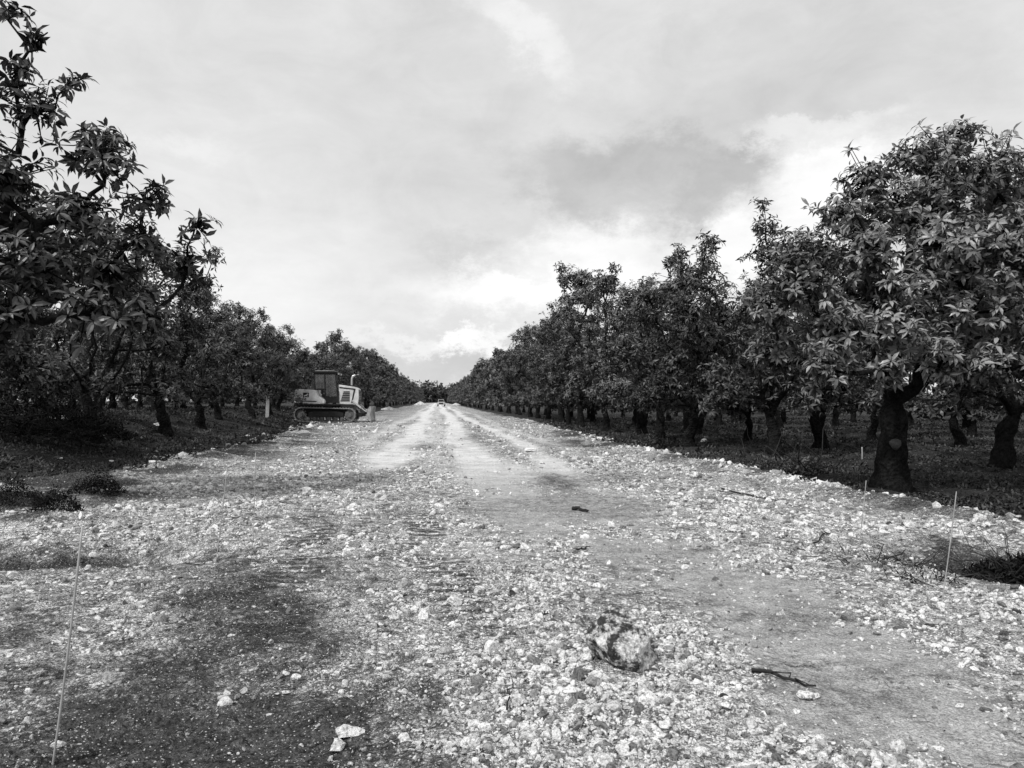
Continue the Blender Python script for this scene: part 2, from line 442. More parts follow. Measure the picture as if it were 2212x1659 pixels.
# ------------------------------------------------------------------ tubes and trees
def tube(pts, rad, sides=8, seed=0, bumpy=0.0):
    pts = np.array(pts, float); n = len(pts); rg = np.random.default_rng(seed)
    tan = np.gradient(pts, axis=0); tan /= np.linalg.norm(tan, axis=1)[:, None]+1e-9
    up = np.array([1, 0, 0.]) if abs(tan[0][0]) < .8 else np.array([0, 1., 0])
    V = []; u = up
    for i in range(n):
        u = u-tan[i]*np.dot(u, tan[i]); u /= np.linalg.norm(u)+1e-9; w = np.cross(tan[i], u)
        a = np.arange(sides)/sides*2*np.pi
        rr = rad[i]*(1+bumpy*rg.uniform(-1, 1, sides)+bumpy*.8*np.sin(a*3+i*.4))
        V.append(pts[i]+np.outer(np.cos(a)*rr, u)+np.outer(np.sin(a)*rr, w))
    V.append(pts[-1][None]+tan[-1]*rad[-1]*.5)
    V = np.concatenate(V); Fs = []
    for i in range(n-1):
        for j in range(sides):
            a_, b_ = i*sides+j, i*sides+(j+1) % sides
            Fs += [(a_, b_, b_+sides), (a_, b_+sides, a_+sides)]
    e = n*sides
    for j in range(sides): Fs.append(((n-1)*sides+j, (n-1)*sides+(j+1) % sides, e))
    return V, np.array(Fs)
class Acc:
    def __init__(s): s.V = []; s.F = []; s.o = 0
    def add(s, VF): s.V.append(VF[0]); s.F.append(VF[1]+s.o); s.o += len(VF[0])
    def mesh(s, name, smooth=True): return np_mesh(name, np.concatenate(s.V), np.concatenate(s.F), smooth=smooth)
LEAF_HI = (np.array([[0, 0, 0], [-.14, .25, .04], [0, .25, 0], [.14, .25, .04], [-.175, .6, -.02], [0, .6, -.07], [.175, .6, -.02], [0, 1, -.28]]),
           np.array([[0, 2, 1], [0, 3, 2], [1, 2, 5], [1, 5, 4], [2, 3, 6], [2, 6, 5], [4, 5, 7], [5, 6, 7]]))
LEAF_MID = (np.array([[0, 0, 0], [-.18, .5, .03], [0, .5, -.04], [.18, .5, .03], [0, 1, -.24]]),
            np.array([[0, 2, 1], [0, 3, 2], [1, 2, 4], [2, 3, 4]]))
LEAF_LO = (np.array([[0, 0, 0], [-.24, .5, 0], [.24, .5, 0], [0, 1, -.18]]), np.array([[0, 2, 1], [1, 2, 3]]))
def norm(a): return a/(np.linalg.norm(a, axis=-1, keepdims=True)+1e-9)
def rosettes(P, A, size, nl, tmpl, rg, val, droop=.22):
    n = len(P); A = norm(A)
    t1 = norm(np.cross(A, rg.normal(0, 1, (n, 3)))); t2 = np.cross(A, t1)
    P = np.repeat(P, nl, 0); A = np.repeat(A, nl, 0); t1 = np.repeat(t1, nl, 0); t2 = np.repeat(t2, nl, 0); val = np.repeat(val, nl)
    m = n*nl
    ph = np.tile(np.arange(nl)*2.4, n)+rg.uniform(-.3, .3, m)
    el = rg.uniform(R(30), R(105), m)
    rad = t1*np.cos(ph)[:, None]+t2*np.sin(ph)[:, None]
    D = norm(rad*np.sin(el)[:, None]+A*np.cos(el)[:, None]+np.array([0, 0, -droop]))
    N_ = norm(A - D*np.sum(A*D, 1)[:, None]+rg.normal(0, .15, (m, 3))); Xv = norm(np.cross(D, N_)); N_ = np.cross(Xv, D)
    s = size*rg.uniform(.55, 1.25, m)
    tv, tf = tmpl
    base = P+A*(rg.uniform(-.25, .12, m)*size)[:, None]+D*.02
    V = base[:, None, :]+s[:, None, None]*(tv[None, :, 0:1]*Xv[:, None]+tv[None, :, 1:2]*D[:, None]+tv[None, :, 2:3]*N_[:, None])
    Fs = tf[None]+(np.arange(m)*len(tv))[:, None, None]
    vv = np.clip(val+rg.normal(0, .2, m), 0, 1)
    return V.reshape(-1, 3), Fs.reshape(-1, 3), np.repeat(vv, len(tv))
def make_tree(clumps, seed, fork_h=1.2, trunk_r=.3, per=110, leaf=.19, nl=8, tmpl=LEAF_MID, lean=(0, 0), twigs=10, density_pow=2, name='tree', shoots=.07, bumpy=.12, mat=None, nlead=3):
    rg = np.random.default_rng(seed); rr = random.Random(seed)
    cl = np.array(clumps, float)
    C_, RR = cl[:, :3], cl[:, 3]
    acc = Acc()
    fork = np.array([lean[0], lean[1], fork_h])
    tp = [np.array([0, 0, -.35]), np.array([0, 0, 0]), np.array([lean[0]*.2+rr.uniform(-.06, .06), lean[1]*.2, fork_h*.3]),
          np.array([lean[0]*.55+rr.uniform(-.08, .08), lean[1]*.55+rr.uniform(-.08, .08), fork_h*.65]), fork, fork+np.array([rr.uniform(-.1, .1), rr.uniform(-.1, .1), .3])]
    P_ = []; rad = []
    for i in range(len(tp)-1):
        for k in range(3):
            f = k/3; P_.append(tp[i]*(1-f)+tp[i+1]*f)
    P_.append(tp[-1])
    for i, p in enumerate(P_):
        h = p[2]/fork_h; rad.append(trunk_r*(1.0+.45*max(0, .35-h)*2 - .22*min(1, max(0, h)) + .10*math.sin(i*1.7+seed))*(1 if h < 1 else .7))
    acc.add(tube(P_, rad, 14, seed, bumpy))
    pos = [fork, fork+np.array([0, 0, .2])]; par = [-1, 0]; chains = []
    H = C_[:, 2].max(); Rad = np.percentile(np.linalg.norm(C_[:, :2]-C_[:, :2].mean(0), axis=1), 70); cen = C_[:, :2].mean(0)
    work = []
    a0 = rr.uniform(0, 6.28)
    for k in range(nlead):
        a = a0+k*6.28/nlead+rr.uniform(-.35, .35)
        work.append((np.array([fork[0]*.5+cen[0]*.5+Rad*.55*math.cos(a), fork[1]*.5+cen[1]*.5+Rad*.55*math.sin(a), fork_h+(H-fork_h)*rr.uniform(.38, .5)]), .3))
    work.append((np.array([cen[0]*.6, cen[1]*.6, fork_h+(H-fork_h)*.62]), .3))
    order = np.argsort(np.linalg.norm(C_-fork, axis=1))
    work += [(C_[ci], RR[ci]) for ci in order]
    for wi, (c, cr) in enumerate(work):
        dist0 = np.linalg.norm(c-fork); bi = 0
        if wi >= nlead+1:
            best = 1e9
            for i, p in enumerate(pos):
                if np.linalg.norm(p-fork) > dist0*.9: continue
                hz = np.linalg.norm((c-p)[:2])
                cost = np.linalg.norm(c-p)+.15*np.linalg.norm(p-fork) + (.5 if p[2] > c[2]+.2 else 0) + .35*max(0, hz-1.1*(c[2]-p[2]))
                if i < 2: cost += .6
                if cost < best: best, bi = cost, i
        s = pos[bi]; seg = max(3, int(np.linalg.norm(c-s)/.35)); chain = [bi]
        out = c-s; hd = np.array([out[0], out[1], 0])
        for k in range(1, seg+1):
            f = k/seg
            p = s+out*f+hd*.14*math.sin(f*math.pi)+np.array([0, 0, -.06*np.linalg.norm(out)*math.sin(f*math.pi)])+rg.normal(0, .06, 3)*(1 if k < seg else .3)
            pos.append(p); par.append(chain[-1]); chain.append(len(pos)-1)
        chains.append((chain, cr))
    n = len(pos); area = np.zeros(n)
    for chain, cr in chains: area[chain[-1]] += (.006+.030*min(cr, 1))**1.9
    for i in range(n-1, 0, -1): area[par[i]] += area[i]
    rads = area**(1/1.9); sc = trunk_r*.66/max(rads[0], 1e-6); sc = min(sc, 1.2)
    rads = rads*(sc)
    for chain, cr in chains:
        pts = [pos[i] for i in chain]; rd = [rads[i] for i in chain]; rd[0] = min(rd[0], rd[1]*1.25)
        acc.add(tube(pts, [max(.010, q) for q in rd], 8, seed+chain[-1], bumpy*.6))
    Ps, As, vals = [], [], []
    for i in range(len(C_)):
        m = int(per*max(.2, RR[i])**density_pow)
        dr = norm(rg.normal(0, 1, (m, 3))); lump = .78+.5*np.sin(dr[:, 0]*5+i)*np.sin(dr[:, 1]*4+i*2)*np.cos(dr[:, 2]*4)
        q = RR[i]*(.5+.5*rg.random(m)**.6)*lump
        st = rg.random(m) < shoots; q = np.where(st, RR[i]*rg.uniform(1.0, 1.4, m), q)
        p = C_[i]+dr*q[:, None]*np.array([1, 1, .85])
        keep = np.ones(m, bool)
        for j in range(len(C_)):
            if j != i: keep &= (np.linalg.norm(p-C_[j], axis=1) > RR[j]*.5)
        keep &= p[:, 2] > 1.1
        p = p[keep]; dr = dr[keep]
        if not len(p): continue
        Ps.append(p); As.append(dr*.8+np.array([0, 0, .65])+rg.normal(0, .25, (len(p), 3)))
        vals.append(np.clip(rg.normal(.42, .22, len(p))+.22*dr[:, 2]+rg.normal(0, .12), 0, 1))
        k = min(len(p), int(twigs*RR[i]))
        for w in rg.choice(len(p), k, replace=False):
            mid = (C_[i]+p[w])/2+rg.normal(0, .06, 3)
            acc.add(tube([C_[i], mid, p[w]], [.018, .012, .006], 4, 1))
        for w in np.where(st[keep])[0]:
            acc.add(tube([C_[i], (C_[i]+p[w])/2+rg.normal(0, .03, 3), p[w]], [.012, .009, .006], 4, 1))
    P = np.concatenate(Ps); A = np.concatenate(As); vl = np.concatenate(vals)
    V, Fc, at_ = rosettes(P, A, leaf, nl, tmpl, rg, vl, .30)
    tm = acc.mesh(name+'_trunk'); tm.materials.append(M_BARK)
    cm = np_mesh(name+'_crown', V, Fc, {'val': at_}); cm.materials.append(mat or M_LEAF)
    return tm, cm
def crown(H, Rr, n, seed, zb=2.0, spike=1, rc=.95):
    rg = random.Random(seed); out = []
    for i in range(n):
        u = (i+.5)/n; z = zb+.5+(H-zb-1.1)*u
        prof = Rr*math.sqrt(max(.05, 1-((u-.38)/.72)**2))
        a = i*2.4+rg.uniform(-.7, .7); q = prof*rg.uniform(.25, .95)
        if i > n-3: q *= .5
        out.append((q*math.cos(a), q*math.sin(a), z+rg.uniform(-.45, .45), rc*rg.uniform(.55, 1.2)*(1-.25*u)))
    for i in range(4):   # drooping skirt
        a = i*1.6+rg.uniform(-.4, .4); q = Rr*rg.uniform(.55, .9)
        out.append((q*math.cos(a), q*math.sin(a), zb+rg.uniform(-.2, .35), .6*rc*rg.uniform(.8, 1.1)))
    for i in range(spike):
        a = rg.uniform(0, 6.28); q = Rr*rg.uniform(0, .6)
        out.append((q*math.cos(a), q*math.sin(a), H-.45+rg.uniform(-.5, .4), .4*rg.uniform(.65, 1.2)))
    return out
tree_count = 0
def place_tree(proto, x, y, label, group=None, rz=0, s=1.0, sz=None):
    global tree_count
    tree_count += 1
    o = empty('orchard_tree', (x, y, tz(x, y)), rz); o.scale = (s, s, sz or s)
    tag(o, label, 'tree', group)
    link('trunk', proto[0], None, o); link('crown', proto[1], None, o)
    return o

# hero right tree
cl = [(-.45, 0, 6.0, .55), (.25, .1, 5.5, .85), (.65, .2, 6.55, .5), (1.4, .3, 6.6, .7), (2.3, .1, 6.3, .85), (-2.0, -.5, 4.0, .75), (-1.35, -.4, 3.1, .8), (-.75, -.6, 4.5, .85), (-.75, .1, 5.3, .65),
      (.6, -.9, 4.5, 1.0), (1.7, -1.0, 4.5, 1.05), (2.9, -.6, 4.5, 1.1), (1.0, -.9, 3.3, .9), (2.2, -1.1, 3.2, .9), (0, .8, 3.8, .9), (-.55, -1.0, 3.0, .7),
      (1.6, .7, 5.3, 1.0), (3.0, .5, 5.6, .95), (.15, -1.3, 2.45, .5), (3.2, -1, 3.2, .9), (-1.5, .5, 4.7, .6), (1.75, .2, 7.05, .36), (-2.5, -.3, 3.4, .55), (.9, -.3, 5.7, .7),
      (-1.7, -.8, 2.35, .5), (1.9, -1.3, 2.45, .6), (3.0, -1.1, 2.4, .6), (-2.2, .2, 2.7, .6), (-.1, -1.0, 3.7, .7), (1.0, -1.3, 2.35, .5), (-.9, -1.2, 2.2, .4)]
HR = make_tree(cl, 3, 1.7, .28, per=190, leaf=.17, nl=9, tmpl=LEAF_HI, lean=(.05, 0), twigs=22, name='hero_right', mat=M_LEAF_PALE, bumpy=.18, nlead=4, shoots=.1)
# hero left tree: crown reaching to the right, trunk outside the frame
cl = [(2.2, -.3, 4.85, .42), (1.75, .2, 5.3, .42), (1.1, 0, 5.7, .4), (2.55, .2, 4.45, .38), (1.9, -.3, 4.1, .5), (2.3, -.4, 3.3, .5), (1.5, -.8, 3.3, .6), (1.0, -.7, 4.5, .55), (2.7, -.2, 3.8, .34), (3.1, .4, 3.55, .33),
      (.3, 0, 5.9, .35), (.9, -.1, 6.2, .26), (.3, -.6, 5.0, .55), (.4, -.9, 3.7, .6), (-.8, 0, 5.2, .8), (-.6, -.8, 4.0, .8), (-1.6, .3, 4.2, 1.0), (.4, .9, 4.2, .55), (1.3, .7, 4.4, .42), (-.4, 0, 6.1, .38),
      (2.3, -.8, 2.65, .42), (1.3, -1.0, 2.6, .5), (2.75, -.3, 2.65, .33), (.75, .1, 7.1, .2), (1.15, .0, 6.75, .18), (1.75, .6, 3.1, .45), (.6, -1.0, 2.7, .5), (1.0, .5, 3.3, .5), (1.5, .1, 6.1, .2), (3.3, .2, 4.1, .2)]
HL = make_tree(cl, 8, 1.4, .26, per=175, leaf=.175, nl=8, tmpl=LEAF_HI, lean=(.2, 0), twigs=40, shoots=.26, name='hero_left')
MID = [make_tree(crown(6.6, 2.7, 16, 21, 1.8, 4), 21, 1.3, .20, per=125, leaf=.19, nl=8, name='mid_a', lean=(.3, .1), shoots=.14),
       make_tree(crown(7.0, 2.5, 17, 22, 1.9, 5), 22, 1.2, .19, per=125, leaf=.19, nl=8, name='mid_b', lean=(-.35, .1), shoots=.14),
       make_tree(crown(6.2, 2.8, 15, 23, 1.7, 4), 23, 1.1, .20, per=125, leaf=.19, nl=8, name='mid_c', lean=(.2, -.25), shoots=.14),
       make_tree(crown(6.5, 2.6, 16, 24, 1.6, 4), 24, 1.4, .18, per=125, leaf=.19, nl=8, name='mid_d', lean=(.4, .2), shoots=.14)]
sp = crown(6.0, 2.4, 15, 25, 1.7, 0)+[(-.2, 0, 6.3, .62), (-.25, 0, 7.0, .48), (-.3, .1, 7.7, .25), (.1, 0, 5.8, .75)]
SPIRE = make_tree(sp, 25, 1.1, .21, per=120, leaf=.19, nl=8, name='spire', lean=(-.1, .1), shoots=.14)
TALL = [make_tree(crown(9.7, 2.9, 24, 31, 2.0, 4, 1.15), 31, 1.5, .23, per=85, leaf=.25, nl=7, name='tall_a', lean=(.2, 0)),
        make_tree(crown(9.1, 2.6, 23, 32, 1.9, 4, 1.15), 32, 1.3, .21, per=85, leaf=.25, nl=7, name='tall_b', lean=(-.2, .2)),
        make_tree(crown(10.1, 2.5, 24, 33, 2.1, 4, 1.1), 33, 1.4, .21, per=85, leaf=.25, nl=7, name='tall_c', lean=(.1, -.2))]
FAR = [make_tree(crown(7.0, 2.9, 13, 41+i, 1.5, 2, 1.1), 41+i, 1.2, .22, per=30, leaf=.42, nl=6, tmpl=LEAF_LO, twigs=2, shoots=.04, name='far_%d' % i) for i in range(3)]
FART = [make_tree(crown(9.6, 2.8, 17, 51+i, 1.5, 3, 1.15), 51+i, 1.3, .23, per=30, leaf=.42, nl=6, tmpl=LEAF_LO, twigs=2, shoots=.04, name='fart_%d' % i) for i in range(3)]

x1, y1 = at(1925, 1052, -.1)
hr = place_tree(HR, x1, y1, 'nearest and largest tree on the right, thick trunk with a sawn-off stub')
def disk_stub():
    acc = Acc(); acc.add(tube([(-.05, -.18, .86), (-.10, -.33, .90)], [.11, .09], 12, 2, .08)); m = acc.mesh('stub'); return m
link('sawn_stub', disk_stub(), M_CUT, hr)
tx, ty = -6.9, 11.3
place_tree(HL, tx, ty, 'nearest tree on the left, its leafy boughs filling the upper left corner')

ORD = ['first', 'second', 'third', 'fourth', 'fifth', 'sixth', 'seventh', 'eighth', 'ninth', 'tenth', 'eleventh', 'twelfth', 'thirteenth', 'fourteenth', 'fifteenth', 'sixteenth', 'seventeenth', 'eighteenth', 'nineteenth', 'twentieth']
rg = random.Random(5)
# right front row
row = []
for (px, py, pr, s, rz) in ((1675, 982, SPIRE, 1.03, 0), (1487, 967, MID[1], 1.04, 2.0), (1385, 938, MID[0], 1.12, 4.0)):
    xx, yy = at(px, py, -.12); row.append((xx, yy, pr, s, rz))
row.insert(2, (9.4, 30.5, MID[3], 1.06, 1.0))
y = 40.5
while y < 560:
    near = y < 90
    pr = (TALL if near else FART)[rg.randrange(3)]
    s = rg.uniform(.86, 1.04)
    if y > 75: s *= .98
    row.append((9.6+rg.uniform(-.6, .6)+(.3 if y > 60 else 0), y, pr, s, rg.uniform(0, 6.28)))
    y += (4.7 if y < 80 else 6 if y < 160 else 9 if y < 300 else 14)*rg.uniform(.8, 1.2)
for i, (xx, yy, pr, s, rz) in enumerate(row):
    if i < 19:
        kind = 'tall full-crowned tree' if pr in TALL+FART else ('tree with a narrow leafy spire' if pr is SPIRE else 'round-crowned tree')
        place_tree(pr, xx, yy, '%s, %s of the right roadside row counting from the camera' % (kind, ORD[i+1]), None, rz, s)
    else:
        place_tree(pr, xx, yy, 'small far-off tree at the distant end of the right roadside row', 'far end of the right roadside row', rz, s)
# left front row
row = [(-10.9, 17.8, MID[1], 1.0, .6), (-10.2, 23.4, MID[3], 1.05, 2.2), (-10.0, 28.6, MID[0], 1.04, 3.9), (-10.4, 34.0, MID[2], .98, 5.3), (-11.2, 39.5, MID[1], .86, 1.2)]
y = 45.5
while y < 560:
    if y < 76: pr = MID[rg.randrange(4)]; s = rg.uniform(.82, 1.0)
    elif y < 105: pr = TALL[rg.randrange(3)]; s = rg.uniform(.76, .9)
    else: pr = FART[rg.randrange(3)]; s = rg.uniform(.84, .98)
    row.append((-10.7+rg.uniform(-.5, .5)-(.8 if 48 < y < 60 else 0), y, pr, s, rg.uniform(0, 6.28)))
    y += (5.4 if y < 80 else 6 if y < 160 else 9 if y < 300 else 14)*rg.uniform(.85, 1.15)
for i, (xx, yy, pr, s, rz) in enumerate(row):
    if i < 19:
        place_tree(pr, xx, yy, '%s dark tree of the left roadside row counting from the camera' % ORD[i+1], None, rz, s)
    else:
        place_tree(pr, xx, yy, 'small far-off tree at the distant end of the left roadside row', 'far end of the left roadside row', rz, s)
# inner rows
xx, yy = at(2165, 1010, -.12)
place_tree(MID[2], xx, yy, 'dark tree at the far right edge with trunk bending beside the frame', None, 1.0, 1.2)
xx, yy = at(1775, 967, -.12)
place_tree(MID[0], xx, yy, 'second-row tree seen between the two nearest right roadside trunks', None, 2.6, 1.1)
for side, name in ((1, 'right'), (-1, 'left')):
    for k, X0 in enumerate((13.6, 19.4, 25.2, 31.5)):
        slope = .90 if side > 0 else .60
        Xc = X0 if side > 0 else -(X0+2.8)
        y = max(5.0, abs(Xc)/slope-9+rg.uniform(0, 3))
        if side > 0 and k == 0: y = 29.5
        if side < 0 and k == 0: y = 20
        end = (115, 100, 90, 80)[k]
        while y < end:
            near = (y < 42 and k < 2)
            pr = (MID if near else (FAR if y < 48 or side < 0 else FART))[rg.randrange(3)]
            place_tree(pr, Xc+rg.uniform(-.9, .9), y, 'dark tree in the shaded rows behind the %s roadside row' % name, 'trees in the inner %s rows' % name, rg.uniform(0, 6.28), rg.uniform(.82, 1.0))
            y += (6.0 if y < 60 else 7.5)*rg.uniform(.85, 1.15)
print('trees', tree_count)

# far wood closing the view (one mass)
rgn = np.random.default_rng(77)
def wood(n, xf, yf, hmax, size):
    X = xf(n); Yy = yf(n); top = hmax*(.55+.6*vnoise(X/7+Yy/9, Yy/13, 5)); Z = top*rgn.random(n)**.8
    P = np.stack([X, Yy, Z], 1); A = rgn.normal(0, 1, (n, 3))+np.array([0, 0, .7])
    return rosettes(P, A, size, 6, LEAF_LO, rgn, rgn.uniform(.1, .5, n))
Vs, Fs, As = [], [], []; off = 0
for (n, xf, yf, hm, sz) in ((5000, lambda n: rgn.uniform(39, 47, n), lambda n: rgn.uniform(12, 330, n), 8, .9),
                            (5000, lambda n: -rgn.uniform(42, 50, n), lambda n: rgn.uniform(30, 330, n), 8, .9),
                            (4500, lambda n: rgn.uniform(-130, 130, n), lambda n: rgn.uniform(620, 660, n), 17, 3.0)):
    V, Fc, a = wood(n, xf, yf, hm, sz); Vs.append(V); Fs.append(Fc+off); off += len(V); As.append(a)
Vc = np.concatenate(Vs); Vc[:, 2] = np.maximum(Vc[:, 2], -.1)
o = link('distant_wood', np_mesh('distant_wood', Vc, np.concatenate(Fs), {'val': np.concatenate(As)}), M_LEAF)
tag(o, 'dark far-off wood closing the view behind the orchard rows', 'wood', kind='stuff')

# ------------------------------------------------------------------ ground cover
n = 120000
sd = rgn.random(n) < .45
dd = np.exp(rgn.uniform(math.log(8), math.log(75), n)); az = np.where(sd, rgn.uniform(R(-40), R(-5), n), rgn.uniform(R(8), R(48), n))
gx = dd*np.sin(az); gy = dd*np.cos(az)
ok = ((gx > eR(gy)-.5*rgn.random(n)**2) | (gx < eL(gy)+1.0*rgn.random(n)**2)) & (fbm(gx/1.2, gy/1.2, 201) > .40+.2*rgn.random(n)-.08)
gx, gy, dd = gx[ok], gy[ok], dd[ok]
P = np.stack([gx, gy, terrain(gx, gy)+.01], 1); A = np.tile([0, 0, 1.], (len(gx), 1))+rgn.normal(0, .4, (len(gx), 3))
V, Fc, a = rosettes(P, A, 1.0, 4, LEAF_LO, rgn, np.clip(rgn.normal(.3, .2, len(gx))+1.9*np.maximum(0, fbm(gx/2, gy/2, 909)-.48)+.8*(rgn.random(len(gx)) < .05), 0, 1))
nv = 4*4; cen = np.repeat(P, nv, 0); sc = np.repeat(np.clip(.045*(dd/10)**.6, .03, .16)*(.6+1.1*fbm(gx/1.5, gy/1.5, 606)), nv)[:, None]
V = cen+(V-cen)*sc*np.array([1, 1, 1.3])
V[:, 2] = np.maximum(V[:, 2], cen[:, 2]-.01)
o = link('weeds', np_mesh('weeds', V, Fc, {'val': a}), M_WEED); tag(o, 'low dark weeds and leaf litter on the orchard floor', 'weeds', kind='stuff')

def tangle(name, label, cat, cx, cy, rx, ry, h, nb, nleaf, seed, leaf=.1, zoff=0, mat=M_DRY):
    rg_ = np.random.default_rng(seed); root = empty(name, (cx, cy, tz(cx, cy)))
    acc = Acc()
    for i in range(nb):
        a = rg_.uniform(0, 6.28); q = math.sqrt(rg_.random())*.8
        p = np.array([rx*q*math.cos(a), ry*q*math.sin(a), h*(1-q*q)*rg_.random()*.7-.03]); dd_ = norm(np.array([rg_.normal(), rg_.normal(), rg_.normal(.35, .4)]))
        ln = rg_.uniform(.35, 1.0)*max(.25, min(rx, 1.2)); pts = [p, p+dd_*ln*.35+rg_.normal(0, .04*ln, 3), p+dd_*ln*.7+rg_.normal(0, .07*ln, 3), p+dd_*ln+rg_.normal(0, .1*ln, 3)]
        r0 = rg_.uniform(.006, .018)*min(1.2, rx)
        acc.add(tube(pts, [r0, r0*.8, r0*.6, r0*.3], 4, i))
    m = acc.mesh(name+'_b'); link('branches', m, M_STICK, root)
    q = np.sqrt(rg_.random(nleaf)); a = rg_.uniform(0, 6.28, nleaf)
    X = rx*q*np.cos(a); Yy = ry*q*np.sin(a); Z = h*np.maximum(0, 1-q*q)*(.4+.6*rg_.random(nleaf))*(.5+vnoise(X*2.5+9, Yy*2.5, seed))
    P = np.stack([X, Yy, Z], 1); V, Fc, at_ = rosettes(P, np.array([0, 0, .5])+rg_.normal(0, .8, (nleaf, 3)), leaf, 5, LEAF_MID, rg_, rg_.uniform(0, 1, nleaf))
    link('leaves', np_mesh(name+'_l', V, Fc, {'val': at_}), mat, root)
    tag(root, label, cat); return root
bx, by = at(50, 970, .3)
tangle('brush_pile', 'dark heap of dead brush and branches at far left under the trees', 'brush', bx-.1, by+1.0, 2.3, 1.4, 1.5, 420, 900, 5, .13)
bx, by = at(1690, 1022, -.12)
tangle('weed_mound', 'low mound of dark weeds beside the right gravel edge', 'weeds', bx, by, 1.5, .8, .38, 90, 800, 6, .1, mat=M_WEED)
bx, by = at(1350, 962, -.12)
tangle('weed_mound', 'dark clump of weeds where the gravel meets the right soil, farther along', 'weeds', bx+1.0, by, 1.6, 1.6, .4, 60, 500, 9, .13, mat=M_WEED)
bx, by = at(2190, 1245, -.1)
tangle('twig_heap', 'dark mound of twigs and soil in the hollow at the right edge', 'twigs', bx+.1, by, .65, .5, .42, 140, 800, 7, .07)
bx, by = at(2060, 1268)
tangle('twig_heap', 'sparse dry twigs beside the right-hand stake on the gravel', 'twigs', bx-.15, by+.1, .35, .22, .14, 34, 30, 8, .04)
bx, by = at(1930, 1225)
tangle('weed_mound', 'thin scrubby weeds growing through gravel between the two right stakes', 'weeds', bx, by, .6, .35, .10, 40, 90, 10, .045, mat=M_WEED)
bx, by = at(210, 1090)
tangle('soil_clod', 'dark clod of soil and roots, rightmost of three at the left edge', 'clod', bx, by, .42, .25, .26, 24, 420, 11, .04)
bx, by = at(122, 1132)
tangle('soil_clod', 'dark clod of soil and roots, lowest and middle of three at left', 'clod', bx, by, .30, .22, .30, 24, 360, 12, .04)
bx, by = at(30, 1108)
tangle('soil_clod', 'dark clod of soil and roots touching the left edge of frame', 'clod', bx, by, .42, .25, .28, 24, 420, 13, .04)

# ------------------------------------------------------------------ sticks, stakes, posts
def stick(name, label, a, b, r0, z=.02, seed=1, jit=.02, cat='stick', fork=True):
    A = np.array([*at(*a), 0]); B = np.array([*at(*b), 0]); rg_ = np.random.default_rng(seed)
    n_ = 9; pts = []
    for i in range(n_):
        f = i/(n_-1); p = A+(B-A)*f+rg_.normal(0, jit, 3)*np.array([1, 1, 0]); p[2] = float(road_h(p[:1], p[1:2])[0])+z+abs(rg_.normal(0, .01)); pts.append(p)
    acc = Acc(); acc.add(tube(pts, [r0*(1-.6*i/n_) for i in range(n_)], 7, seed, .15))
    if fork:
        L = np.linalg.norm(B-A)
        for k in (3, 5, 6):
            q = pts[k]; acc.add(tube([q, q+np.array([rg_.normal(0, .06)*L, rg_.normal(0, .1)*L, .02]), q+np.array([rg_.normal(0, .12)*L, rg_.normal(0, .2)*L, .03])], [r0*.5, r0*.35, r0*.15], 5, k))
    o = link(name, acc.mesh(name), M_STICK); tag(o, label, cat); return o
stick('fallen_branch', 'long thin fallen branch lying across the right side of the gravel', (1545, 1065), (1695, 1095), .014, seed=3, jit=.05)
stick('fallen_stick', 'short thick black stick lying near the middle of the road', (1238, 1107), (1272, 1110), .03, seed=4, jit=.008, fork=False)
stick('fallen_stick', 'short dark stick at the lower right, right of the boulder', (1625, 1468), (1762, 1500), .012, z=.012, seed=5, jit=.012)
stick('fallen_stick', 'small dark twig left of the boulder in the lower middle', (1165, 1352), (1200, 1350), .009, seed=6, jit=.008)
stick('fallen_stick', 'curved dark twig in the gravel near the bottom middle', (1095, 1570), (1110, 1490), .005, seed=7, jit=.012)
stick('fallen_stick', 'dark twig on the road near the left end of the shaded strip', (1240, 1198), (1275, 1196), .011, seed=8, jit=.01)
stick('fallen_stick', 'thin twig on the right gravel near the two right stakes', (1760, 1185), (1800, 1160), .009, seed=9, jit=.01)

def stake(label, base, top, r0=.0055):
    bx_, by_ = at(*base); dirv = ray(*top); tt_ = math.hypot(bx_, by_)/math.hypot(dirv.x, dirv.y)
    T = Vector((dirv.x*tt_, dirv.y*tt_, CAM_H+dirv.z*tt_)); B = Vector((bx_, by_, tz(bx_, by_)-.1))
    pts = [B.lerp(T, i/8)-B for i in range(9)]
    bow = Vector((.006, 0, 0)); pts = [p+bow*math.sin(i/8*math.pi) for i, p in enumerate(pts)]
    acc = Acc(); acc.add(tube([tuple(p) for p in pts], [r0]*8+[r0*.8], 7, 1, .03))
    o = link('marker_stake', acc.mesh('stake'), M_STAKE); o.location = B
    tag(o, label, 'stake'); return o
stake('thin pale leaning stake in the left foreground, the nearest and tallest', (105, 1645), (178, 1138), .005)
stake('thin pale stake on the left, second from the camera', (458, 1252), (491, 1008), .004)
stake('thin pale stake on the left, third and farthest from the camera', (545, 1168), (552, 978), .004)
stake('thin pale stake on the right gravel, nearest the right edge', (2028, 1312), (2066, 1062), .0042)
stake('thin pale stake on right gravel in front of the nearest trunk', (1850, 1192), (1871, 1038), .0045)
stake('tiny white stake in the dark soil left of the nearest right trunk', (1862, 986), (1862, 966), .02)
